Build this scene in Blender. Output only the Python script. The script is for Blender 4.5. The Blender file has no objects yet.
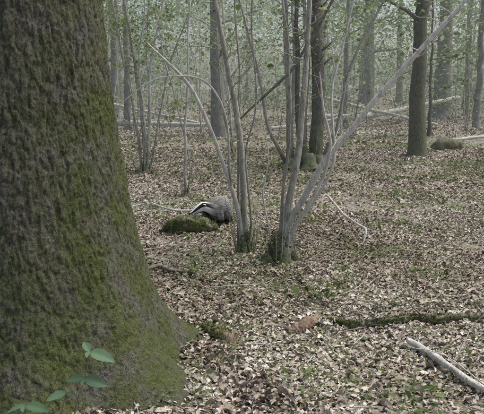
import bpy, math, numpy as np
from mathutils import Vector, Matrix
rng = np.random.default_rng(11)
scene = bpy.context.scene

# ------------------------------------------------------------ noise
def _h(i, j, k, s):
    n = (i*374761393 + j*668265263 + k*2147483647 + s*974634777) & 0xFFFFFFFF
    n = ((n ^ (n >> 13))*1274126177) & 0xFFFFFFFF
    n = (n ^ (n >> 16)) & 0xFFFF
    return n/65535.0
def vn(x, y, z=0.0, s=0):
    x = np.asarray(x, float); y = np.asarray(y, float); z = np.zeros_like(x)+z
    xi = np.floor(x).astype(np.int64); yi = np.floor(y).astype(np.int64); zi = np.floor(z).astype(np.int64)
    fx, fy, fz = x-xi, y-yi, z-zi
    fx = fx*fx*(3-2*fx); fy = fy*fy*(3-2*fy); fz = fz*fz*(3-2*fz)
    r = 0
    for a in (0, 1):
        for b in (0, 1):
            for c in (0, 1):
                w = (fx if a else 1-fx)*(fy if b else 1-fy)*(fz if c else 1-fz)
                r = r + w*_h(xi+a, yi+b, zi+c, s)
    return r*2-1
def fbm(x, y, z=0.0, o=4, s=0):
    r = 0; a = 1; f = 1; t = 0
    for i in range(o):
        r = r + a*vn(x*f, y*f, np.asarray(z)*f, s+i); t += a; a *= .5; f *= 2.03
    return r/t
def H(x, y):
    x = np.asarray(x, float); y = np.asarray(y, float)
    near = np.exp(-((x)**2+(y-6)**2)/500)
    h = .16*fbm(x*.13, y*.13, 0, 2, 5)*np.clip((y-5)/10, .15, 1.6) + .05*fbm(x*.9, y*.9, 0, 3, 9) + .024*fbm(x*5, y*5, 0, 2, 19)*near
    h = h + np.clip(y-28, 0, 200)*.012
    return h
def Hs(x, y): return float(H(np.array([x]), np.array([y]))[0])

# ------------------------------------------------------------ mesh accumulator
class Acc:
    def __init__(s): s.v = []; s.f = []; s.t = []; s.m = []; s.n = 0
    def add(s, v, f, t, mi=0):
        s.v.append(np.asarray(v, float)); s.f.append(np.asarray(f, np.int64)+s.n)
        s.t.append(np.zeros(len(v))+t); s.m.append(np.full(len(f), mi)); s.n += len(v)
    def build(s, name, mats, parent=None, smooth=True):
        v = np.concatenate(s.v); f = np.concatenate(s.f); t = np.concatenate(s.t); m = np.concatenate(s.m)
        me = bpy.data.meshes.new(name)
        me.vertices.add(len(v)); me.vertices.foreach_set('co', v.ravel().astype(np.float32))
        me.loops.add(f.size); me.loops.foreach_set('vertex_index', f.ravel().astype(np.int32))
        me.polygons.add(len(f)); me.polygons.foreach_set('loop_start', (np.arange(len(f))*4).astype(np.int32))
        me.polygons.foreach_set('material_index', m.astype(np.int32))
        me.polygons.foreach_set('use_smooth', np.full(len(f), smooth))
        a = me.attributes.new('tint', 'FLOAT', 'POINT'); a.data.foreach_set('value', t.astype(np.float32))
        me.update(calc_edges=True)
        for x in mats: me.materials.append(x)
        ob = bpy.data.objects.new(name, me); scene.collection.objects.link(ob)
        if parent: ob.parent = parent
        return ob

def catmull(P, R, n):
    P = np.asarray(P, float); R = np.asarray(R, float)
    Q = np.vstack([2*P[0]-P[1], P, 2*P[-1]-P[-2]])
    out = []; ro = []
    m = len(P)-1
    for i in range(m):
        p0, p1, p2, p3 = Q[i], Q[i+1], Q[i+2], Q[i+3]
        k = max(2, n//m)
        for j in range(k+(i == m-1)):
            t = j/k
            out.append(.5*((2*p1)+(-p0+p2)*t+(2*p0-5*p1+4*p2-p3)*t*t+(-p0+3*p1-3*p2+p3)*t**3))
            ro.append(R[i]*(1-t)+R[i+1]*t)
    return np.array(out), np.array(ro)

def tube(acc, P, R, sides=8, n=24, tint=0.0, mi=0, wob=0.0, rough=0.0, cap=False):
    C, r = catmull(P, R, n)
    if wob:
        s = int(rng.integers(1, 9999)); L = np.concatenate([[0], np.cumsum(np.linalg.norm(np.diff(C, axis=0), axis=1))])
        C = C + wob*np.stack([vn(L*3, L*0+s), vn(L*3+50, L*0+s), .3*vn(L*3+90, L*0+s)], 1)*np.clip(L/.3, 0, 1)[:, None]
    T = np.gradient(C, axis=0); T /= np.linalg.norm(T, axis=1)[:, None]+1e-9
    ref = np.array([1., 0, 0]) if abs(T[0][0]) < .8 else np.array([0, 1., 0])
    U = []; u = ref-T[0]*np.dot(ref, T[0]); u /= np.linalg.norm(u)
    for t in T:
        u = u-t*np.dot(u, t); u /= np.linalg.norm(u)+1e-9; U.append(u)
    U = np.array(U); V = np.cross(T, U)
    if cap:
        C = np.vstack([C[:1], C, C[-1:]]); U = np.vstack([U[:1], U, U[-1:]]); V = np.vstack([V[:1], V, V[-1:]])
        r = np.concatenate([[.001], r, [.001]])
    th = np.linspace(0, 2*np.pi, sides, endpoint=False)
    rr = r[:, None]*np.ones(sides)[None]
    if rough:
        s = int(rng.integers(1, 999))
        I, J = np.meshgrid(np.arange(len(r)), np.arange(sides), indexing='ij')
        rr = rr*(1+rough*fbm(np.cos(th)[J]*1.5+s, np.sin(th)[J]*1.5, I*.19, 3))
    v = C[:, None]+rr[..., None]*(np.cos(th)[None, :, None]*U[:, None]+np.sin(th)[None, :, None]*V[:, None])
    nn = len(C)
    i = np.arange(nn-1)[:, None]*sides; j = np.arange(sides)[None]; j2 = (j+1) % sides
    f = np.stack([i+j, i+j2, i+sides+j2, i+sides+j], -1).reshape(-1, 4)
    tt = np.asarray(tint)
    acc.add(v.reshape(-1, 3), f, float(tt) if tt.ndim == 0 else np.repeat(np.interp(np.linspace(0, 1, nn), np.linspace(0, 1, len(tt)), tt), sides), mi)
    return C, r

LU = np.array([0, .25, .68, 1, .68, .25])-.5; LV = np.array([0, .46, .44, 0, -.44, -.46])
def leaves(acc, pos, size, wr=.6, tilt=.4, pitch=None, tint=0.5, curl=.25, mi=0, yaw=None, jag=0.0):
    N = len(pos)
    yaw = rng.uniform(0, 2*np.pi, N) if yaw is None else yaw
    pit = rng.normal(0, tilt, N) if pitch is None else pitch
    rol = rng.normal(0, tilt, N)
    a = np.stack([np.cos(yaw)*np.cos(pit), np.sin(yaw)*np.cos(pit), np.sin(pit)], 1)
    b0 = np.stack([-np.sin(yaw), np.cos(yaw), 0*yaw], 1); n0 = np.cross(a, b0)
    b = b0*np.cos(rol)[:, None]+n0*np.sin(rol)[:, None]; n = np.cross(a, b)
    size = np.zeros(N)+size; wr = np.zeros(N)+wr
    cu = rng.normal(curl*.5, curl, N); be = rng.normal(0, curl, N)
    lu = LU[None]+jag*rng.normal(0, 1, (N, 6)); lv = LV[None]*(1+2.5*jag*rng.normal(0, 1, (N, 6)))
    w = cu[:, None]*np.abs(lv)+be[:, None]*(lu**2)
    v = pos[:, None]+size[:, None, None]*(lu[..., None]*a[:, None]+(lv*wr[:, None])[..., None]*b[:, None]+w[..., None]*n[:, None])
    k = np.arange(N)[:, None]*6
    f = np.concatenate([k+np.array([[0, 1, 2, 3]]), k+np.array([[0, 3, 4, 5]])])
    acc.add(v.reshape(-1, 3), f, np.repeat(np.zeros(N)+tint, 6), mi)

def fine_leaf(acc, p, L, W, yaw, pitch, roll, tint, mi=0, droop=.35):
    """one ovate leaf with a rounded, finely toothed outline and a folded midrib"""
    nu = 15; u = np.linspace(0, 1, nu); half = W*.5*np.sin(np.pi*u**.8)**.75*(1+.06*np.cos(u*60)); half[0] = half[-1] = .0008
    s_ = np.linspace(-1, 1, 7)
    a = np.array([math.cos(yaw)*math.cos(pitch), math.sin(yaw)*math.cos(pitch), math.sin(pitch)])
    b0 = np.array([-math.sin(yaw), math.cos(yaw), 0]); n0 = np.cross(a, b0); b = b0*math.cos(roll)+n0*math.sin(roll); n = np.cross(a, b)
    U, Sg = np.meshgrid(u, s_, indexing='ij')
    lat = half[:, None]*Sg; up = .28*np.abs(lat)-droop*L*U**2*.5+.02*L*np.sin(U*38)*np.abs(Sg)
    v = np.asarray(p)+(U*L)[..., None]*a+lat[..., None]*b+up[..., None]*n
    i = np.arange(nu-1)[:, None]*7; j = np.arange(6)[None]
    acc.add(v.reshape(-1, 3), np.stack([i+j, i+j+1, i+8+j, i+7+j], -1).reshape(-1, 4), np.clip(tint+.25*(1-np.abs(Sg.ravel())*2)*(np.abs(Sg.ravel()) < .4), 0, 1), mi)

# ------------------------------------------------------------ materials
class NT:
    def __init__(s, name):
        s.m = bpy.data.materials.new(name); s.m.use_nodes = True; s.t = s.m.node_tree; s.t.nodes.clear()
        s.out = s.t.nodes.new('ShaderNodeOutputMaterial')
    def n(s, typ, **k):
        nd = s.t.nodes.new('ShaderNode'+typ)
        for a, b in k.items():
            if a.startswith('i_'):
                key = a[2:].replace('_', ' '); s.set(nd, key, b)
            else: setattr(nd, a, b)
        return nd
    def set(s, nd, key, b):
        inp = nd.inputs[int(key)] if key.isdigit() else nd.inputs[key]
        if isinstance(b, bpy.types.NodeSocket): s.t.links.new(b, inp)
        else: inp.default_value = b
    def ramp(s, fac, stops, interp='LINEAR'):
        r = s.n('ValToRGB'); r.color_ramp.interpolation = interp
        e = r.color_ramp.elements
        while len(e) < len(stops): e.new(.5)
        for x, (p, c) in zip(e, stops):
            x.position = p; x.color = (c, c, c, 1) if not hasattr(c, '__len__') else (*c, 1)
        s.t.links.new(fac, r.inputs[0]); return r.outputs[0]
    def mix(s, f, a, b, mode='MIX'):
        m = s.n('Mix', data_type='RGBA', blend_type=mode)
        for key, val in ((0, f), (6, a), (7, b)):
            if isinstance(val, bpy.types.NodeSocket): s.t.links.new(val, m.inputs[key])
            else: m.inputs[key].default_value = val if key == 0 else (*val, 1)
        return m.outputs[2]
    def math(s, op, a, b=0.0, c=0.0, clamp=False):
        m = s.n('Math', operation=op, use_clamp=clamp)
        for i, val in enumerate((a, b, c)):
            if isinstance(val, bpy.types.NodeSocket): s.t.links.new(val, m.inputs[i])
            else: m.inputs[i].default_value = val
        return m.outputs[0]
    def noise(s, vec, scale, detail=4, rough=.6, dist=0):
        return s.n('TexNoise', i_Vector=vec, i_Scale=scale, i_Detail=detail, i_Roughness=rough, i_Distortion=dist).outputs[0]
    def pos(s): return s.n('NewGeometry').outputs['Position']
    def scaled(s, vec, sc):
        return s.n('Mapping', i_Vector=vec, i_Scale=sc).outputs[0]
    def tint(s): return s.n('Attribute', attribute_name='tint').outputs['Fac']
    def pbr(s, col, rough=.9, bump=None, bs=.5, bd=.01, spec=.2):
        p = s.n('BsdfPrincipled', i_Base_Color=col if isinstance(col, bpy.types.NodeSocket) else (*col, 1), i_Roughness=rough)
        p.inputs['Specular IOR Level'].default_value = spec
        if bump is not None:
            b = s.n('Bump', i_Strength=bs, i_Distance=bd, i_Height=bump); s.t.links.new(b.outputs[0], p.inputs['Normal'])
        s.t.links.new(p.outputs[0], s.out.inputs[0]); return s.m

def leaf_mat(name, stops, trans=.35, speck=0):
    t = NT(name); f = t.tint()
    if speck: f = t.math('ADD', f, t.math('MULTIPLY', t.math('SUBTRACT', t.noise(t.pos(), speck, 2, .7), .5), 1.1))
    c = t.ramp(f, stops)
    d = t.n('BsdfDiffuse', i_Color=c)
    if trans <= 0:
        t.t.links.new(d.outputs[0], t.out.inputs[0]); return t.m
    tr = t.n('BsdfTranslucent', i_Color=c)
    m = t.n('MixShader', i_0=trans); t.t.links.new(d.outputs[0], m.inputs[1]); t.t.links.new(tr.outputs[0], m.inputs[2])
    t.t.links.new(m.outputs[0], t.out.inputs[0]); return t.m

# ground
g = NT('soil_and_litter'); P = g.pos()
vor = g.n('TexVoronoi', i_Vector=P, i_Scale=34.0, i_Randomness=1.0)
fine = g.noise(P, 60, 2, .7); mid = g.noise(P, 2.5, 2, .6)
cellv = g.n('SeparateColor', i_Color=vor.outputs['Color']).outputs[0]
c = g.ramp(cellv, [(0, (.13, .108, .082)), (.35, (.25, .215, .172)), (.7, (.37, .33, .275)), (1, (.50, .46, .40))])
c = g.mix(g.ramp(fine, [(.3, 0), (.7, .5)]), c, (.15, .122, .09))
c = g.mix(g.math('MULTIPLY', g.ramp(mid, [(.48, 0), (.60, 1)]), .55), c, (.17, .19, .09))
m_ground = g.pbr(c, 1, g.math('ADD', fine, vor.outputs['Distance']), .8, .02)
m_litter = leaf_mat('dead_leaf', [(0, (.14, .108, .08)), (.25, (.26, .213, .165)), (.55, (.41, .355, .292)), (.85, (.56, .51, .44)), (1, (.70, .665, .605))], 0, 55)
m_green = leaf_mat('green_leaf', [(0, (.09, .125, .045)), (.5, (.17, .225, .085)), (1, (.27, .34, .145))], .35)
m_hleaf = leaf_mat('hazel_leaf', [(0, (.11, .16, .055)), (.5, (.18, .25, .085)), (1, (.28, .36, .15))], .5)
m_plant = leaf_mat('seedling_leaf', [(0, (.09, .155, .09)), (1, (.18, .27, .165))], .25)
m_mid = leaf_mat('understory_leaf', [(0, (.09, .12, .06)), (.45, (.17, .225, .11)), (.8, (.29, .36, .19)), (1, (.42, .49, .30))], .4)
m_far = leaf_mat('hazed_far_leaf', [(0, (.15, .19, .12)), (.45, (.28, .345, .22)), (.8, (.42, .49, .34)), (1, (.56, .61, .47))], .4)  # paler than the nearer leaves: distance haze painted into the colour

def bark(name, base, light, dark, scale=14, mossy=(.105, .125, .045), bs=.8):
    t = NT(name); P = t.pos()
    w = t.scaled(P, (1, 1, .3))
    n1 = t.noise(w, scale*2.5, 3, .65, .6); n2 = t.noise(P, 9, 3, .7)
    c = t.ramp(n1, [(.3, dark), (.5, base), (.72, light)])
    c = t.mix(t.ramp(n2, [(.45, 0), (.75, .6)]), c, light)
    ms = t.math('MULTIPLY', t.tint(), t.ramp(n2, [(.36, .05), (.52, 1)]), clamp=True)
    mc = t.mix(n1, tuple(x*.5 for x in mossy), tuple(x*1.5 for x in mossy))
    c = t.mix(ms, c, mc)
    return t.pbr(c, .95, n1, bs, .015)
m_hazel = bark('hazel_bark', (.33, .31, .265), (.50, .48, .43), (.16, .145, .12))
m_dead = bark('dead_wood', (.55, .525, .475), (.69, .67, .63), (.33, .30, .26))
m_dark = bark('tree_bark', (.14, .128, .108), (.24, .225, .20), (.06, .054, .045))
m_log = bark('fallen_wood', (.21, .18, .145), (.34, .305, .26), (.09, .075, .06))
m_rot = bark('rotten_wood', (.22, .155, .11), (.36, .28, .21), (.10, .065, .045), 20)
t = NT('hazed_far_bark'); n1 = t.noise(t.pos(), 6, 2, .6); c = t.ramp(n1, [(.3, (.17, .165, .14)), (.7, (.29, .285, .25))]); d = t.n('BsdfDiffuse', i_Color=c); t.t.links.new(d.outputs[0], t.out.inputs[0]); m_farbark = t.m  # bark lightened so its colour carries the aerial haze on distant trunks

# oak bark : small flaky plates
o = NT('oak_bark'); P = o.pos()
nz = o.noise(P, 75, 4, .8); n2 = o.noise(P, 5, 3, .65); ns_ = o.noise(o.scaled(P, (1, 1, .4)), 42, 4, .75, .7)
c = o.ramp(nz, [(.32, (.08, .07, .062)), (.5, (.18, .162, .148)), (.66, (.35, .33, .305))])
c = o.mix(o.ramp(n2, [(.4, 0), (.7, .4)]), c, (.20, .19, .165))
c = o.mix(o.ramp(ns_, [(.38, .85), (.51, 0)]), c, (.045, .038, .033))
ms = o.math('MULTIPLY', o.tint(), o.ramp(o.math('ADD', o.math('MULTIPLY', n2, .5), o.math('MULTIPLY', nz, .5)), [(.39, .0), (.54, 1)]), clamp=True)
mc = o.mix(o.ramp(ns_, [(.39, .6), (.5, 0)]), o.ramp(nz, [(.3, (.05, .06, .02)), (.7, (.185, .215, .075))]), (.035, .04, .015))
c = o.mix(ms, c, mc)
hgt = o.math('ADD', o.math('MULTIPLY', ns_, 1.5), o.math('MULTIPLY', nz, 1.0))
m_oak = o.pbr(c, .95, hgt, 1.0, .018)

# ------------------------------------------------------------ ground sheet
def axis(lo, hi, c, d0, k):
    a = [c]
    while a[-1] < hi: a.append(a[-1]+d0+k*(a[-1]-c))
    b = [c]
    while b[-1] > lo: b.append(b[-1]-d0-k*(c-b[-1]))
    return np.array(b[::-1][:-1]+a)
gx = axis(-110, 110, 0, .035, .022); gy = axis(-40, 170, 4, .035, .02)
X, Y = np.meshgrid(gx, gy, indexing='ij')
A = Acc(); ny = len(gy)
i = np.arange(len(gx)-1)[:, None]*ny; j = np.arange(ny-1)[None]
A.add(np.stack([X, Y, H(X, Y)], -1).reshape(-1, 3), np.stack([i+j, i+ny+j, i+ny+j+1, i+j+1], -1).reshape(-1, 4), 0)
A.build('ground', [m_ground])

# ------------------------------------------------------------ leaf litter
A = Acc()
def scatter(n, y0, y1, slope, pad, pw=1.0):
    y = y0+(y1-y0)*rng.random(n)**pw; x = (rng.random(n)*2-1)*(y*slope+pad); return x, y
for n, y0, y1, sz in ((150000, 2.2, 9, .024), (85000, 8, 17, .036), (45000, 15, 34, .06), (12000, 30, 62, .12)):
    x, y = scatter(n, y0, y1, .42, .8, .65)
    keep = (fbm(x*1.3, y*1.3, 0, 3, 41)+rng.random(n)*.9) > .12
    x, y = x[keep], y[keep]; k = len(x)
    z = H(x, y)+rng.random(k)**2*.013+.004
    s = np.minimum(sz*rng.lognormal(0, .42, k), sz*2.3)
    tn = np.clip(.45+.2*fbm(x*.35, y*.5, 0, 2, 71)+.26*fbm(x*1.1, y*1.1, 0, 3, 77)+rng.normal(0, .16, k)+(rng.random(k) < .05)*.3, 0, 1)
    leaves(A, np.stack([x, y, z], 1), s, rng.uniform(.3, .95, k), .3, tint=tn, curl=.5, jag=.03)
n = 6000; a = rng.uniform(-2.4, .5, n); ro = 1.0+.85*np.exp(-((a+.56)/.36)**2)*rng.uniform(.5, 1.1, n)+rng.normal(0, .09, n)
x = -1.27+ro*np.cos(a); y = 3.95+ro*np.sin(a)
leaves(A, np.stack([x, y, H(x, y)+rng.random(n)*.04], 1), .03*rng.lognormal(0, .3, n), .6, .5, tint=np.clip(rng.normal(.4, .2, n), 0, 1), curl=.5)
A.build('leaf_litter', [m_litter], smooth=True)

# twigs on the ground
A = Acc()
for q in range(1400):
    y = 2.6+rng.random()**.8*13; x = (rng.random()*2-1)*(y*.42+.5); L = rng.uniform(.05, .45); a = rng.uniform(0, 6.28)
    d = np.array([math.cos(a), math.sin(a)]); b = rng.normal(0, .12)*L; pts = []
    for t in (-.5, 0, .5):
        px, py = x+d[0]*L*t-d[1]*b*(t == 0), y+d[1]*L*t+d[0]*b*(t == 0); pts.append((px, py, Hs(px, py)+.016+rng.random()*.014))
    r = rng.uniform(.0012, .0045); tube(A, pts, [r, r, r*.5], 5, 6, 0.0, int(rng.random() < .35))
A.build('fallen_twigs', [m_log, m_dead])

# green ground plants and moss flecks
A = Acc()
def patch(cx, cy, rad, n, size=.03, hh=.06):
    a = rng.uniform(0, 6.28, n); r = rad*np.sqrt(rng.random(n))*(1+.4*rng.normal(0, 1, n)); x = cx+np.cos(a)*r; y = cy+np.sin(a)*r
    z = H(x, y)+.01+rng.random(n)*hh; leaves(A, np.stack([x, y, z], 1), size*rng.lognormal(0, .3, n), .5, .5, tint=rng.random(n), curl=.3)
for p in ((.66, 5.1, .15, 90, .036, .12), (.9, 3.35, .28, 100, .034, .07), (.35, 3.5, .2, 70, .03, .07), (.72, 8.2, .3, 110, .04, .1), (1.15, 4.9, .4, 260, .02, .03), (.25, 5.6, .35, 260, .02, .03),
          (-.1, 4.5, .3, 200, .02, .03), (1.2, 6.8, .5, 260, .022, .04), (-.5, 9.6, .5, 120, .03, .05), (.6, 4.0, .4, 240, .018, .03), (1.6, 5.6, .5, 240, .025, .04), (-.45, 6.3, .4, 240, .02, .03), (.1, 6.0, .4, 240, .02, .04),
          (2.6, 9.5, .8, 240, .03, .05), (1.9, 8, .5, 160, .03, .05), (2.5, 12.5, 1.2, 300, .045, .08), (-2.6, 14, 1.5, 400, .05, .12), (0, 13.5, 1, 240, .05, .08), (4.5, 13.5, 1, 240, .05, .08),
          (-3.5, 18, 2, 500, .06, .2), (3, 19, 2, 300, .05, .1)): patch(*p)
for q in range(110):
    y = rng.uniform(3, 14); x = rng.uniform(-.28, .36)*y; patch(x, y, .05+.007*y, 14+int(y), .018+.002*y, .06)
x, y = scatter(110000, 2.4, 22, .42, .6, .7); k = fbm(x*.9, y*.9, 0, 3, 61)+rng.random(len(x))*.4 > .40; x, y = x[k], y[k]
leaves(A, np.stack([x, y, H(x, y)+.016+.012*rng.random(len(x))], 1), .011*rng.lognormal(0, .4, len(x))*(1+y*.09), .55, .5, tint=rng.random(len(x)))
A.build('ground_plants', [m_green], smooth=False)

# ------------------------------------------------------------ oak tree
A = Acc()
ox, oy = -1.27, 3.95
th = np.linspace(0, 2*np.pi, 680, endpoint=False)
zs = np.concatenate([np.arange(-.25, 2.6, .006), np.arange(2.6, 9, .12)])
TH, Z = np.meshgrid(th, zs)
Rz = np.interp(Z, [-.25, 0, .12, .3, .5, .9, 1.4, 2.0, 3, 5, 9], [.98, .89, .81, .735, .68, .60, .54, .495, .46, .41, .33])
rootdir = [(-.60, .68, .30), (-1.3, .22, .2), (-1.9, .3, .25), (.35, .35, .25), (1.9, .3, .4), (-2.7, .35, .3), (2.7, .3, .3)]
for a, amp, wd in rootdir:
    da = (TH-a+np.pi) % (2*np.pi)-np.pi
    Rz = Rz+amp*np.exp(-(da/wd)**2)*np.exp(-np.clip(Z+.1, 0, 9)/.15)+.06*np.exp(-(da/.3)**2)*np.exp(-np.clip(Z, 0, 9)/.7)
cx_, sy_ = np.cos(TH), np.sin(TH)
Rz = Rz*(1+.04*fbm(cx_*1.9, sy_*1.9, Z*.9, 3, 3))
WX, WY = Rz*cx_, Rz*sy_
nx = fbm(WX*16+20, WY*16, Z*3.0, 3, 8); ridged = 1-np.abs(fbm(WX*25+.8*nx, WY*25, Z*8, 3, 31))*2.6
Rz = Rz-.010*np.clip(ridged, 0, 1)**2+.009*fbm(WX*46, WY*46, Z*24, 3, 55)+.006*fbm(WX*110, WY*110, Z*64, 2, 56)
Vv = np.stack([ox+Rz*cx_, oy+Rz*sy_, Z], -1).reshape(-1, 3)
ns = len(th); i = np.arange(len(zs)-1)[:, None]*ns; j = np.arange(ns)[None]
moss = np.clip(.2+.7*np.clip(np.cos(TH+.2), 0, 1)**1.3*np.clip(1.9-Z*.6, .45, 1)+1.0*np.exp(-np.clip(Z, 0, 9)/.6)*np.clip(np.cos(TH+.8)+.4, 0, 1), 0, 1)
A.add(Vv, np.stack([i+j, i+(j+1) % ns, i+ns+(j+1) % ns, i+ns+j], -1).reshape(-1, 4), moss.ravel(), 0)
for k in range(9):
    a = k*2.4; z0 = 5+k*.45; L = rng.uniform(2.5, 4); d = np.array([math.cos(a), math.sin(a), .55])
    p0 = np.array([ox, oy, z0]); C, r = tube(A, [p0, p0+d*L*.4, p0+d*L*.8+[0, 0, .3], p0+d*L+[0, 0, .8]], [.16, .11, .07, .02], 10, 14, .2, 0, .12)
    for q in range(5):
        c0 = C[int(rng.integers(len(C)//3, len(C)))]; n = 60
        leaves(A, c0+rng.normal(0, .45, (n, 3)), .11*rng.lognormal(0, .2, n), .6, .7, tint=rng.random(n), mi=1)
A.build('oak_tree', [m_oak, m_green])

# ------------------------------------------------------------ hazels
def twigs(A, C, r, n, L0=.5, leafn=0, lsz=.06, mi=0, lo=.3, lmi=1, up=.6):
    for q in range(n):
        k = int(len(C)*rng.uniform(lo, .98)); p = C[k]; a = rng.uniform(0, 6.28); L = L0*rng.uniform(.5, 1.3)
        d = np.array([math.cos(a), math.sin(a), rng.uniform(.1, 1)*up*1.6]); d /= np.linalg.norm(d)
        rr = max(.0016, r[k]*.22)
        D, r2 = tube(A, [p, p+d*L*.4+rng.normal(0, .03, 3)*L, p+d*L*.75+rng.normal(0, .08, 3)*L, p+d*L+rng.normal(0, .1, 3)*L], [rr, rr*.8, rr*.5, rr*.25], 5, 9, 0, mi, .01)
        if leafn and rng.random() < min(1, leafn):
            m = max(1, int(rng.poisson(leafn))); pp = D[rng.integers(len(D)//3, len(D), m)]+rng.normal(0, .04*L0/.5, (m, 3))
            leaves(A, pp, lsz*rng.lognormal(0, .25, m), .75, .5, tint=rng.random(m), mi=lmi)

def stemset(name, stems, base, mats, moss_r=.12, moss_h=.3, fuzz=1500, leafn=3, suck=8):
    A = Acc()
    for (pts, rad, mi, tw) in stems:
        P = np.array(pts, float)
        C, r = tube(A, P, rad, 10, 40, [.9, .45, .12, .05, 0, 0, 0], mi, .015, .14)
        twigs(A, C, r, tw, .45, leafn, .045, mi, .45, 2)
    bx, by = base; bz = Hs(bx, by)
    for q in range(11):   # knobbly stool of old cut stubs
        aa = q*2.4+rng.random(); ro = rng.uniform(.15, 1.0)*moss_r
        x0, y0 = bx+math.cos(aa)*ro, by+math.sin(aa)*ro; hh = moss_h*rng.uniform(.3, .95)*(1-.5*ro/moss_r)
        tube(A, [(x0+math.cos(aa)*.05, y0+math.sin(aa)*.05, bz-.06), (x0, y0, bz+hh*.4), (bx+(x0-bx)*rng.uniform(.6, 1.3), by+(y0-by)*.8, bz+hh)], [moss_r*.5, moss_r*.33, moss_r*.2], 12, 12, [1, .9, .4], 3, .03, .6, True)
    a = rng.uniform(0, 6.28, fuzz); hh = rng.random(fuzz)**1.8*moss_h; ro = moss_r*(1.2-hh/moss_h*.8)*rng.uniform(.5, 1.15, fuzz)*(1+.35*np.sin(a*3+1))
    leaves(A, np.stack([bx+np.cos(a)*ro, by+np.sin(a)*ro, bz+hh], 1), .018, .35, .9, tint=rng.random(fuzz)*.75, mi=4)
    for q in range(suck):
        aa = rng.uniform(0, 6.28); x0, y0 = bx+math.cos(aa)*moss_r*.9, by+math.sin(aa)*moss_r*.9; L = rng.uniform(.2, .8); o_ = rng.uniform(.05, .35)*L
        tube(A, [(x0, y0, bz), (x0+math.cos(aa)*o_*.5, y0+math.sin(aa)*o_*.5, bz+L*.5), (x0+math.cos(aa)*o_, y0+math.sin(aa)*o_, bz+L)], [.004, .003, .0015], 5, 8, .3, int(rng.random() < .4))
    return A.build(name, mats)
m_mossf = leaf_mat('moss_fronds', [(0, (.055, .065, .022)), (1, (.17, .20, .075))], 0)
HM = [m_hazel, m_dead, m_hleaf, m_dark, m_mossf]
def S(Y, *pts, dy=0): return [(x, Y+dy*i, z) for i, (x, z) in enumerate(pts)]
Yb = 6.25
stemset('hazel_coppice', [
    (S(Yb, (.36, 0), (.38, .2), (.52, .53), (.82, 1.03), (1.21, 1.51), (1.54, 1.895), (1.91, 2.31), (2.5, 3.0), (3.0, 3.9)), [.042, .035, .030, .028, .025, .022, .019, .016, .008], 1, 14),
    (S(Yb, (.33, 0), (.35, .2), (.43, .58), (.515, 1.03), (.55, 1.47), (.57, 1.9), (.58, 2.31), (.6, 3.2), (.7, 4.6), dy=.02), [.046, .038, .033, .030, .027, .024, .021, .017, .008], 0, 22),
    (S(Yb, (.39, .0), (.44, .25), (.68, .67), (.78, 1.03), (.70, 1.38), (.66, 1.71), dy=-.03), [.024, .020, .016, .014, .011, .006], 1, 3),
    (S(Yb, (.40, .0), (.46, .25), (.72, .66), (.84, 1.0), (.81, 1.55), (.89, 1.9), (.99, 2.31), (1.2, 3.2), dy=.04), [.020, .016, .013, .012, .010, .009, .008, .005], 1, 12),
    (S(Yb, (.30, 0), (.36, .25), (.40, .9), (.45, 1.47), (.37, 2.31), (.3, 3.4), dy=.05), [.024, .018, .014, .012, .010, .005], 0, 14),
    (S(Yb, (.30, 0), (.26, .2), (.20, .6), (.22, 1.0), (.14, 1.5), dy=-.02), [.010, .008, .007, .005, .003], 1, 4),
], (.33, Yb), HM, .16, .28, 2200, .8, 14)
Yc = 6.6
stemset('hazel_coppice', [
    (S(Yc, (.0, 0), (-.01, .2), (-.065, .52), (-.19, .90), (-.345, 1.33), (-.57, 1.69), (-.86, 1.98)), [.031, .028, .023, .020, .018, .015, .007], 1, 4),
    (S(Yc, (.04, 0), (.03, .3), (.01, .71), (-.065, 1.46), (-.155, 1.91), (-.24, 2.36), (-.35, 3.2), (-.4, 4.6), dy=.03), [.04, .035, .031, .028, .025, .022, .018, .008], 0, 22),
    (S(Yc, (-.03, 0), (-.03, .3), (-.035, 1.0), (-.02, 1.82), (-.06, 2.36), (-.1, 3.6), dy=.05), [.018, .015, .013, .011, .009, .005], 0, 14),
    (S(Yc, (-.10, .62), (-.12, .85), (-.13, 1.1), (-.2, 1.45), (-.34, 1.64), (-.6, 1.68), (-.85, 1.62), (-1.2, 1.37), dy=-.005), [.012, .011, .010, .010, .009, .008, .007, .003], 1, 3),
    (S(Yc, (.06, 0), (.08, .3), (.04, .9), (.12, 1.5), (.09, 2.3), (.2, 3.4), dy=-.03), [.013, .011, .009, .008, .007, .004], 0, 12),
], (.03, Yc), HM, .095, .22, 1100, .8, 12)
Ye = 12.6
stemset('hazel_coppice', [
    (S(Ye, (-1.75, 0), (-1.78, 1), (-1.9, 2), (-2.05, 3.1), (-2.2, 5)), [.036, .03, .026, .021, .01], 0, 34),
    (S(Ye, (-1.72, 0), (-1.66, 1), (-1.6, 2), (-1.35, 3.1), (-1.1, 5)), [.03, .024, .021, .018, .01], 1, 34),
    (S(Ye, (-1.8, 0), (-1.9, .9), (-2.1, 2), (-2.3, 3.1), (-2.8, 5)), [.026, .022, .019, .016, .01], 0, 34),
    (S(Ye, (-1.7, 0), (-1.5, .9), (-1.3, 1.9), (-.9, 2.9), (-.4, 4.2)), [.02, .018, .015, .012, .008], 0, 30),
    (S(Ye, (-1.78, 0), (-1.74, .9), (-1.82, 1.9), (-1.7, 2.9), (-1.7, 4.2)), [.018, .016, .014, .012, .008], 1, 30),
], (-1.75, Ye), HM, .17, .2, 600, 12, 14)
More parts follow.
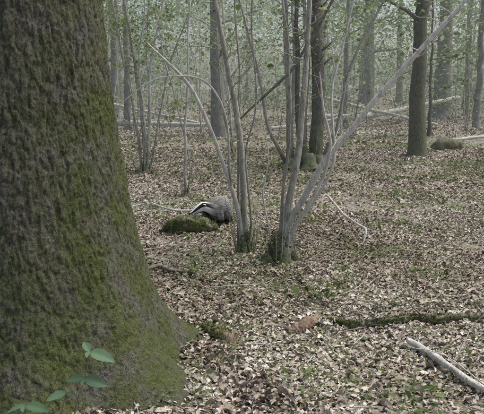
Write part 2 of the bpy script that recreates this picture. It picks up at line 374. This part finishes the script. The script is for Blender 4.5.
stemset('hazel_sapling', [
    (S(10.1, (-.82, 0), (-.83, .5), (-.80, 1.2), (-.77, 2), (-.72, 3), (-.6, 4.4)), [.024, .02, .018, .016, .013, .006], 1, 30),
    (S(10.1, (-.80, 0), (-.76, .5), (-.9, 1.2), (-1.1, 2), (-1.3, 3)), [.012, .010, .009, .008, .004], 0, 18),
], (-.82, 10.1), HM, .07, .1, 200, 6, 8)
Yd = 13.4
stemset('hazel_coppice', [
    (S(Yd, (1.42, 0), (1.45, 1), (1.42, 2), (1.38, 3.2), (1.3, 6.5)), [.15, .125, .115, .11, .05], 3, 20),
    (S(Yd, (.92, 0), (.9, 1), (.86, 2), (.78, 3.2), (.6, 6)), [.08, .065, .06, .05, .02], 0, 26),
    (S(Yd, (1.1, 0), (1.07, 1), (1.04, 2), (1.0, 3.2), (.9, 6)), [.06, .05, .045, .035, .02], 3, 26),
    (S(Yd, (1.2, 0), (1.2, 1), (1.24, 2), (1.15, 3.2), (1.2, 6)), [.045, .04, .035, .03, .02], 0, 26),
    (S(Yd, (.85, .1), (.5, .8), (.35, 1.6), (.1, 2.6), (-.3, 4)), [.04, .032, .028, .024, .01], 0, 24),
    (S(Yd-1, (-.1, .95), (.4, 1.4), (.85, 1.85), (1.2, 2.4), (1.55, 3.05), (2, 3.8)), [.012, .025, .028, .028, .024, .01], 3, 14),
    (S(Yd, (1.5, .1), (1.8, .8), (2.0, 1.8), (2.5, 2.9), (3.1, 4)), [.04, .032, .028, .024, .01], 0, 24),
], (1.2, Yd-.1), HM, .40, .5, 2600, 9, 16)
for (sx, sy, k) in ((-.25, 15.5, 2), (-3.1, 16.5, 3), (2.5, 17.5, 2), (-1.0, 18.5, 2), (3.4, 21.5, 3), (7.2, 22.5, 2), (-4.2, 20, 3)):
    st = []
    for q in range(k):
        l = rng.normal(0, .12); m = rng.normal(0, .12); r = rng.uniform(.012, .024); Hh = rng.uniform(3.5, 6)
        z0 = Hs(sx, sy)
        st.append(([(sx+rng.normal(0, .04), sy+rng.normal(0, .04), z0-.02)]+[(sx+l*Hh*f+rng.normal(0, .05), sy+m*Hh*f, z0+Hh*f) for f in (.2, .45, .7, 1)], [r, r*.85, r*.75, r*.55, r*.2], int(rng.random() < .5), 24))
    stemset('hazel_sapling', st, (sx, sy), HM, .08, .1, 120, 11, 5)

# ------------------------------------------------------------ other standing trees
def tree(name, x, y, r, h, lean=0.0, mats=None, nb=14, first=.35, leafn=30, lsz=.12, A=None, sides=16, tw=5):
    own = A is None
    if own: A = Acc()
    z = Hs(x, y)
    ks = np.linspace(0, 1, 7); w = rng.normal(0, .012, 7)*h; w[0] = 0
    pts = [(x+lean*k*h+w[i]*.5*k, y+w[-i-1]*.3*k, z-.1+k*h) for i, k in enumerate(ks)]
    C, rr = tube(A, [pts[0]]+[(pts[0][0]*.98+pts[1][0]*.02, pts[0][1], z+.25)]+pts[1:], [r*1.7, r*1.12]+[r*(1-.85*k) for k in ks[1:]], sides, 42, [.8, .4, .2, .1, 0], 0, .03, .08)
    for q in range(nb):
        k = int(len(C)*rng.uniform(first, .97)); p = C[k]; a = rng.uniform(0, 6.28); L = h*rng.uniform(.1, .25)
        d = np.array([math.cos(a), math.sin(a), rng.uniform(.1, .8)]); d /= np.linalg.norm(d); r0 = max(rr[k]*.35, .01)
        D, r2 = tube(A, [p, p+d*L*.35, p+d*L*.7+[0, 0, -.02*L], p+d*L+[0, 0, .05*L]], [r0, r0*.7, r0*.45, r0*.15], 6, 12, 0, 0, .08)
        for t in range(tw):
            c0 = D[int(rng.integers(len(D)//3, len(D)))]; m = int(leafn*rng.uniform(.4, 1.5))
            sp = np.array([.38, .38, .16])*L*.5
            leaves(A, c0+rng.normal(0, 1, (m, 3))*sp, lsz*rng.lognormal(0, .25, m), .65, .5, tint=np.clip(rng.normal(.5, .25, m), 0, 1), mi=1)
    if own: A.build(name, mats)
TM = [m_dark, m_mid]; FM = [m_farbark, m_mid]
tree('ash_tree', 3.86, 15.4, .185, 12, -.008, TM, 16, .35, 14)
tree('oak_tree', 9.9, 35, .44, 15, .0, FM, 16, .35, 16, .16)
tree('ash_tree', 8.4, 25.2, .12, 12, .004, FM, 16, .3, 14)
tree('birch_sapling', 5.6, 21, .055, 6, -.01, TM, 14, .3, 10)
tree('oak_tree', -.78, 22.5, .22, 13, -.01, FM, 16, .3, 16)
tree('oak_tree', 8.8, 50, .5, 16, .0, FM, 16, .3, 16, .18)
for (x, y, r, l) in ((4.1, 28, .13, 0), (-3.9, 24, .12, .01), (-5.4, 30, .2, 0), (12.5, 33, .2, 0), (1.9, 27, .09, .03)):
    tree('ash_tree', x, y, r, 11, l, FM, 14, .3, 14)
for (x, y, r) in ((4.6, -2.0, .25), (-6.5, 8.5, .3), (8.8, 8, .28), (-2, -6, .3)):
    tree('oak_tree', x, y, r, 13, 0, TM, 14, .55, 12, .16)

A = Acc()
for q in range(60):
    y = rng.uniform(34, 90); x = rng.uniform(-1, 1)*(y*.5+4); r = rng.uniform(.06, .28)
    tree('', x, y, r, rng.uniform(10, 16), rng.normal(0, .03), None, 5, .2, 12, .24, A, 8, 3)
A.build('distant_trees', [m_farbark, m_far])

A = Acc()
def clouds(nc, y0, y1, z0, z1, spread, nl, size, slope=.5, tintc=(.2, .8), mi=0):
    for q in range(nc):
        y = rng.uniform(y0, y1); x = rng.uniform(-1, 1)*(y*slope+3); z = Hs(x, y)+rng.uniform(z0, z1)
        m = int(nl*rng.uniform(.5, 1.5)); sp = spread*rng.uniform(.6, 1.4)
        p = np.array([x, y, z])+rng.normal(0, 1, (m, 3))*np.array([sp, sp, sp*.45])
        p[:, 2] = np.maximum(p[:, 2], H(p[:, 0], p[:, 1])+.05)
        leaves(A, p, size*rng.lognormal(0, .3, m), .65, .5, tint=np.clip(rng.uniform(*tintc)+rng.normal(0, .15, m), 0, 1), mi=mi)
clouds(180, 70, 100, 0, 12, 2.4, 190, .36, tintc=(.2, .9))
clouds(260, 42, 70, .3, 9, 1.5, 150, .2, tintc=(.0, .9))
clouds(150, 28, 42, .5, 6, .9, 120, .11, tintc=(.0, .9), mi=1)
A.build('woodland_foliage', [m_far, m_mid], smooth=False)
A = Acc()
clouds(130, 20, 34, .1, 1.3, .5, 90, .07, tintc=(.0, .8))
clouds(55, 15, 26, 2.4, 5, .6, 80, .06, tintc=(.2, .9))
for q in range(250):
    y = rng.uniform(18, 50); x = rng.uniform(-1, 1)*(y*.45+1); L = rng.uniform(1.2, 6); r = rng.uniform(.008, .022)
    if .02 < x/y < .5 and y < 24 and rng.random() < .8: continue
    z = Hs(x, y); l = rng.normal(0, .3, 2)
    tube(A, [(x, y, z), (x+l[0]*L*.3, y+l[1]*.3*L, z+L*.5), (x+l[0]*L, y+l[1]*L, z+L)], [r, r*.7, r*.3], 5, 9, 0, 1+int(rng.random() < .7), .1)
A.build('undergrowth', [m_mid, m_dark, m_farbark])

# thin moist air filling the wood beyond the clearing
me = bpy.data.meshes.new('mist')
x0, x1, y0, y1, z0, z1 = -70, 70, 9.0, 120, -3, 16
me.from_pydata([(x0, y0, z0), (x1, y0, z0), (x1, y1, z0), (x0, y1, z0), (x0, y0, z1), (x1, y0, z1), (x1, y1, z1), (x0, y1, z1)], [],
               [(0, 3, 2, 1), (4, 5, 6, 7), (0, 1, 5, 4), (1, 2, 6, 5), (2, 3, 7, 6), (3, 0, 4, 7)])
mm = bpy.data.materials.new('mist'); mm.use_nodes = True; nt = mm.node_tree; nt.nodes.clear()
vo = nt.nodes.new('ShaderNodeOutputMaterial'); vs = nt.nodes.new('ShaderNodeVolumeScatter'); vs.inputs['Density'].default_value = .0032; vs.inputs['Color'].default_value = (.93, .99, .93, 1)
nt.links.new(vs.outputs[0], vo.inputs['Volume']); me.materials.append(mm)
mo = bpy.data.objects.new('mist', me); scene.collection.objects.link(mo)

# ------------------------------------------------------------ fallen wood
def log(name, pts, rad, mats=(m_log,), tint=.3, sides=24, n=50, rough=.25, fuzz=0, br=0, wob=.02):
    A = Acc(); P = [(x, y, Hs(x, y)+z) for x, y, z in pts]
    C, r = tube(A, P, rad, sides, n, tint, 0, wob, rough, True)
    if br: twigs(A, C, r, br, .6 if rad[0] > .012 and len(pts) != 8 else .3, 0, mi=0, lo=.1)
    if fuzz:
        k = rng.integers(0, len(C), fuzz); kk = fbm(k*.13+.5, k*0+3.3, 0, 2, 7) > -.35; k = k[kk]; fuzz = len(k)
        a = rng.uniform(-.3, 3.44, fuzz); T = np.gradient(C, axis=0)[k]; T /= np.linalg.norm(T, axis=1)[:, None]
        s = np.cross(T, [0, 0, 1]); s /= np.linalg.norm(s, axis=1)[:, None]; u = np.cross(s, T)
        p = C[k]+T*rng.normal(0, .012, fuzz)[:, None]+(s*np.cos(a)[:, None]+u*np.abs(np.sin(a))[:, None])*(r[k]*rng.uniform(.85, 1.2, fuzz))[:, None]
        leaves(A, p, .016, .35, .9, tint=rng.random(fuzz), mi=1)
    return A.build(name, [mats[0], m_mossf])
log('fallen_log', [(-8, 25, .35), (-4, 24, .25), (-.8, 23.5, .3)], [.12, .10, .05], (m_dead,), .1, br=6)
log('fallen_log', [(-5, 27, .9), (-2, 25, .35), (0, 24, .1)], [.06, .05, .03], (m_dead,), .1, br=6)
log('fallen_log', [(2.4, 27, .5), (5, 28, .45), (9.5, 31, 1.0)], [.08, .12, .08], (m_dead,), .2, br=10)
log('fallen_log', [(2.0, 30, 1.5), (4.5, 28.5, .8), (7.5, 27, .1)], [.05, .07, .05], (m_dead,), .2, br=10)
log('fallen_log', [(1.0, 25, .1), (2.6, 25.5, .25), (4.6, 25.5, .7)], [.06, .07, .03], (m_dead,), .2, br=8)
log('fallen_branch', [(5.2, 18.2, .1), (6.2, 18.8, .1), (7.5, 19, .2)], [.03, .045, .02], (m_dead,), .1, br=5)
log('fallen_branch', [(1.02, 4.10, .05), (1.10, 3.98, .04), (1.17, 3.72, .04), (1.26, 3.52, .035), (1.38, 3.36, .04), (1.6, 3.1, .03)], [.017, .022, .018, .02, .017, .013], (m_dead,), .1, rough=.3, br=2)
log('mossy_log', [(.60, 4.58, .01), (.74, 4.46, .03), (.9, 4.47, .03), (1.02, 4.44, .035), (1.16, 4.54, .035), (1.3, 4.50, .04), (1.42, 4.54, .035), (1.85, 4.50, .04)], [.012, .026, .022, .026, .020, .030, .022, .022], (m_log,), [.8, 1, .6, 1, .5, .9, .6, .2], n=70, rough=.6, fuzz=2200, wob=.03, br=4)
log('fallen_bark', [(.30, 4.42, .01), (.37, 4.46, .03), (.45, 4.52, .03), (.53, 4.62, .01)], [.018, .035, .04, .02], (m_rot,), .05, rough=.9)
log('rotten_log', [(-.24, 4.42, .03), (-.14, 4.28, .04), (-.05, 4.16, .045)], [.045, .055, .055], (m_rot,), [1, .9, .15], rough=.5, fuzz=500)
log('mossy_branch', [(-.55, 4.6, .0), (-.4, 4.5, .015), (-.2, 4.42, .01)], [.02, .035, .02], (m_log,), 1.0, rough=.4, fuzz=700)
log('fallen_branch', [(-.95, 5.7, .05), (-.75, 5.95, .05), (-.6, 5.85, .04), (-.42, 5.8, .03)], [.010, .018, .016, .010], (m_log,), .4, br=4)
log('fallen_branch', [(-1.2, 9.0, .1), (-.9, 8.8, .05), (-.5, 8.9, .03)], [.010, .015, .010], (m_dead,), .1, br=4)
log('dead_branch', [(.92, 7.55, .42), (1.08, 7.4, .28), (1.24, 7.3, .17), (1.3, 7.2, .12), (1.26, 7.1, .0)], [.010, .012, .013, .011, .006], (m_dead,), 0, br=3)
log('mossy_mound', [(4.55, 16.8, .0), (4.75, 16.7, .08), (5.1, 16.8, .09), (5.3, 16.9, .0)], [.08, .18, .16, .06], (m_log,), .7, rough=.5, fuzz=1200)
log('mossy_log', [(-.86, 7.62, .0), (-.77, 7.6, .06), (-.62, 7.56, .09), (-.45, 7.56, .085), (-.34, 7.6, .05), (-.28, 7.62, .0)], [.045, .08, .10, .095, .07, .04], (m_log,), 1.0, 36, 60, .6, 3800)

# ------------------------------------------------------------ seedling in front of the oak
A = Acc()
st = [((-.78, 2.95, 0), (-.74, 2.93, .2), (-.69, 2.9, .33), (-.665, 2.9, .45)), ((-.78, 2.95, 0), (-.80, 2.9, .15), (-.77, 2.88, .27)), ((-.95, 2.9, 0), (-.97, 2.9, .12), (-.96, 2.9, .2))]
for s_ in st: tube(A, s_, [.003, .0025, .002, .0015][:len(s_)], 6, 10, 0, 1)
for (p, L, yw, pi_) in (((-.665, 2.9, .45), .12, -.3, -.15), ((-.665, 2.9, .45), .075, 2.2, .5), ((-.665, 2.9, .45), .06, -1.6, .15), ((-.69, 2.9, .33), .11, -.4, -.1), ((-.69, 2.9, .33), .08, 3.5, .1), ((-.69, 2.9, .33), .05, -1.7, -.2),
                        ((-.77, 2.88, .27), .06, -.6, .1), ((-.77, 2.88, .27), .09, 3.6, -.1), ((-.96, 2.9, .2), .11, -.2, -.05), ((-.96, 2.9, .2), .09, 3.3, -.2), ((-.96, 2.9, .2), .06, -1.5, .1)):
    fine_leaf(A, p, L, L*.5, yw, pi_, rng.normal(0, .35)+(.3 if math.cos(yw) > 0 else -.3), rng.random()*.7)
A.build('seedling', [m_plant, m_log])

# ------------------------------------------------------------ badger
def badger():
    import bmesh
    bm = bmesh.new()
    def ball(p, r, sc=(1, 1, 1)):
        M = Matrix.Translation(p) @ Matrix.Diagonal((*[r*s for s in sc], 1))
        bmesh.ops.create_icosphere(bm, subdivisions=2, radius=1, matrix=M)
    def chain(pts, rad, sc=(1, 1, 1), n=26):
        C, r = catmull(pts, rad, n)
        for c_, q in zip(C, r): ball(c_, q, sc)
    chain([(.385, 0, .075), (.345, 0, .092), (.29, 0, .118), (.235, 0, .14), (.17, 0, .155), (.09, 0, .165), (0, 0, .185), (-.10, 0, .19), (-.18, 0, .165), (-.23, 0, .13), (-.27, 0, .10), (-.31, 0, .08)],
          [.016, .026, .046, .06, .072, .098, .122, .132, .118, .085, .04, .015], (1, 1.04, 1), 66)
    for s in (1, -1):
        chain([(.05, s*.07, .14), (.06, s*.105, .09), (.045, s*.11, .05), (.06, s*.112, .022), (.095, s*.112, .016)], [.06, .046, .033, .027, .022])
        chain([(-.13, s*.07, .15), (-.09, s*.11, .10), (-.155, s*.115, .055), (-.135, s*.116, .024), (-.085, s*.116, .016)], [.08, .058, .033, .027, .022])
        ball((.225, s*.062, .172), .02, (.6, 1, 1.1))
        for t in (-1, 0, 1):
            ball((.112, s*.112+t*.012, .010), .009, (1.6, .7, .9)); ball((-.068, s*.116+t*.012, .010), .009, (1.6, .7, .9))
    ball((.40, 0, .074), .014, (1, 1, .8))
    me = bpy.data.meshes.new('tmp'); bm.to_mesh(me); bm.free()
    ob = bpy.data.objects.new('tmp', me); scene.collection.objects.link(ob)
    m = ob.modifiers.new('r', 'REMESH'); m.mode = 'VOXEL'; m.voxel_size = .005
    m = ob.modifiers.new('s', 'SMOOTH'); m.factor = .5; m.iterations = 5
    dg = bpy.context.evaluated_depsgraph_get(); me2 = bpy.data.meshes.new_from_object(ob.evaluated_get(dg))
    bpy.data.objects.remove(ob)
    n = len(me2.vertices); co = np.empty(n*3); me2.vertices.foreach_get('co', co); co = co.reshape(-1, 3)
    no = np.empty(n*3); me2.vertices.foreach_get('normal', no); no = no.reshape(-1, 3)
    x, y, z = co.T
    zc = np.interp(x, [.17, .235, .29, .345, .385], [.155, .14, .118, .092, .075])
    phi = np.degrees(np.arctan2(np.abs(y), z-zc))
    body = np.clip(.38+.06*fbm(x*30, y*30, z*30, 3)+.1*np.clip((z-.2)/.1, -1, 1), 0, 1)
    body = np.where((z < .085+.02*vn(x*20, y*20)) & (x < .2), .03, body)
    wh = .95
    wd = np.interp(x, [.13, .25, .36], [24, 27, 40])
    head = np.where(phi < wd, wh, np.where(phi < wd+46, .02, np.where(phi < 130, wh, .05)))
    head = np.where((x > .393), .01, head)
    ear = (x > .205) & (x < .245) & (z > .168) & (np.abs(y) > .045); head = np.where(ear, .02, head); head = np.where(ear & (z > .185), wh, head)
    bl = np.clip((x-.13)/.05+.1*vn(x*60, y*60, z*60), 0, 1)
    col = body*(1-bl)+head*bl
    A = Acc()
    k = rng.integers(0, n, 15000); k = k[(z[k] > .03)]
    p = co[k]; nn = no[k]; isb = np.clip((.2-p[:, 0])/.08, 0, 1)
    d = np.stack([-np.ones(len(k)), 0*k, -.35*np.ones(len(k))], 1)+rng.normal(0, .25, (len(k), 3))
    d -= nn*np.sum(d*nn, 1)[:, None]; d /= np.linalg.norm(d, axis=1)[:, None]; d = d+nn*.35
    L = (.007+.026*isb)[:, None]; sd = np.cross(d, nn); sd /= np.linalg.norm(sd, axis=1)[:, None]+1e-9; w = (.0012+.0012*isb)[:, None]
    q0 = p-sd*w; q1 = p+sd*w; q2 = p+d*L+sd*w*.3; q3 = p+d*L-sd*w*.3
    vv = np.stack([q0, q1, q2, q3], 1).reshape(-1, 3)
    cf = np.clip(col[k]+(rng.normal(0, .14, len(k)))*isb, 0, 1)
    ff = np.arange(len(k))[:, None]*4+np.array([[0, 1, 2, 3]])
    def pose(c):
        c = c.copy(); wgt = np.clip((c[:, 0]-.08)/.16, 0, 1); wgt = wgt*wgt*(3-2*wgt)
        a = .55*wgt; pv = np.array([.12, 0, .16]); e = c-pv   # turn the head towards its right
        ex = e[:, 0]*np.cos(a)+e[:, 1]*np.sin(a); ey = -e[:, 0]*np.sin(a)+e[:, 1]*np.cos(a)
        c[:, 0] = ex+pv[0]; c[:, 1] = ey+pv[1]; c[:, 2] += .085*wgt
        return c
    A.add(pose(vv), ff, np.repeat(cf, 4), 0)
    t = NT('badger_fur'); cc = t.ramp(t.tint(), [(0, (.012, .011, .01)), (.12, (.035, .033, .03)), (.35, (.19, .185, .175)), (.6, (.40, .39, .37)), (1, (.88, .87, .84))])
    mf = t.pbr(cc, .75, None)
    e = bpy.data.objects.new('badger', None); scene.collection.objects.link(e)
    me2.vertices.foreach_set('co', pose(co).ravel()); a = me2.attributes.new('tint', 'FLOAT', 'POINT'); a.data.foreach_set('value', col.astype(np.float32))
    me2.polygons.foreach_set('use_smooth', np.ones(len(me2.polygons), bool)); me2.materials.clear(); me2.materials.append(mf); me2.update()
    b = bpy.data.objects.new('body', me2); scene.collection.objects.link(b); b.parent = e
    f = A.build('fur', [mf], e)
    t = NT('eye'); meye = t.pbr((.004, .004, .004), .1, None, spec=.8)
    bm = bmesh.new()
    for s in (1, -1):
        c_ = pose(np.array([[.305, s*.037, .13]]))[0]; bmesh.ops.create_uvsphere(bm, u_segments=12, v_segments=8, radius=.007, matrix=Matrix.Translation(c_))
    mm = bpy.data.meshes.new('eyes'); bm.to_mesh(mm); bm.free(); mm.materials.append(meye)
    eo = bpy.data.objects.new('eyes', mm); scene.collection.objects.link(eo); eo.parent = e
    return e
B = badger()
bx, by = -.31, 7.94
B.location = (bx, by, Hs(bx, by)+.012); B.rotation_euler = (0, 0, math.radians(180+58)); B.scale = (.9, .9, .95)

# ------------------------------------------------------------ light, world, camera
el, az = math.radians(60), math.radians(70)
w = bpy.data.worlds.new('World'); scene.world = w; w.use_nodes = True; nt = w.node_tree
sk = nt.nodes.new('ShaderNodeTexSky'); sk.sky_type = 'NISHITA'; sk.sun_disc = False; sk.sun_elevation = el; sk.sun_rotation = az
sk.air_density = 1.0; sk.dust_density = 3.0
bg = nt.nodes['Background']; nt.links.new(sk.outputs[0], bg.inputs[0]); bg.inputs[1].default_value = .15
sd = bpy.data.lights.new('sun', 'SUN'); sd.energy = 4.3; sd.angle = math.radians(50); sd.color = (1, .97, .90)
so = bpy.data.objects.new('sun', sd); scene.collection.objects.link(so)
dirv = Vector((math.sin(az)*math.cos(el), math.cos(az)*math.cos(el), math.sin(el)))
so.rotation_euler = dirv.to_track_quat('Z', 'Y').to_euler(); so.location = (0, 0, 20)
cd = bpy.data.cameras.new('camera'); cd.lens = 52; cd.sensor_width = 36; cd.clip_end = 500
co = bpy.data.objects.new('camera', cd); scene.collection.objects.link(co); co.location = (0, 0, 1.6); co.rotation_euler = (math.radians(90-9.9), 0, 0)
scene.camera = co
scene.view_settings.view_transform = 'Standard'; scene.view_settings.look = 'None'; scene.view_settings.exposure = 0
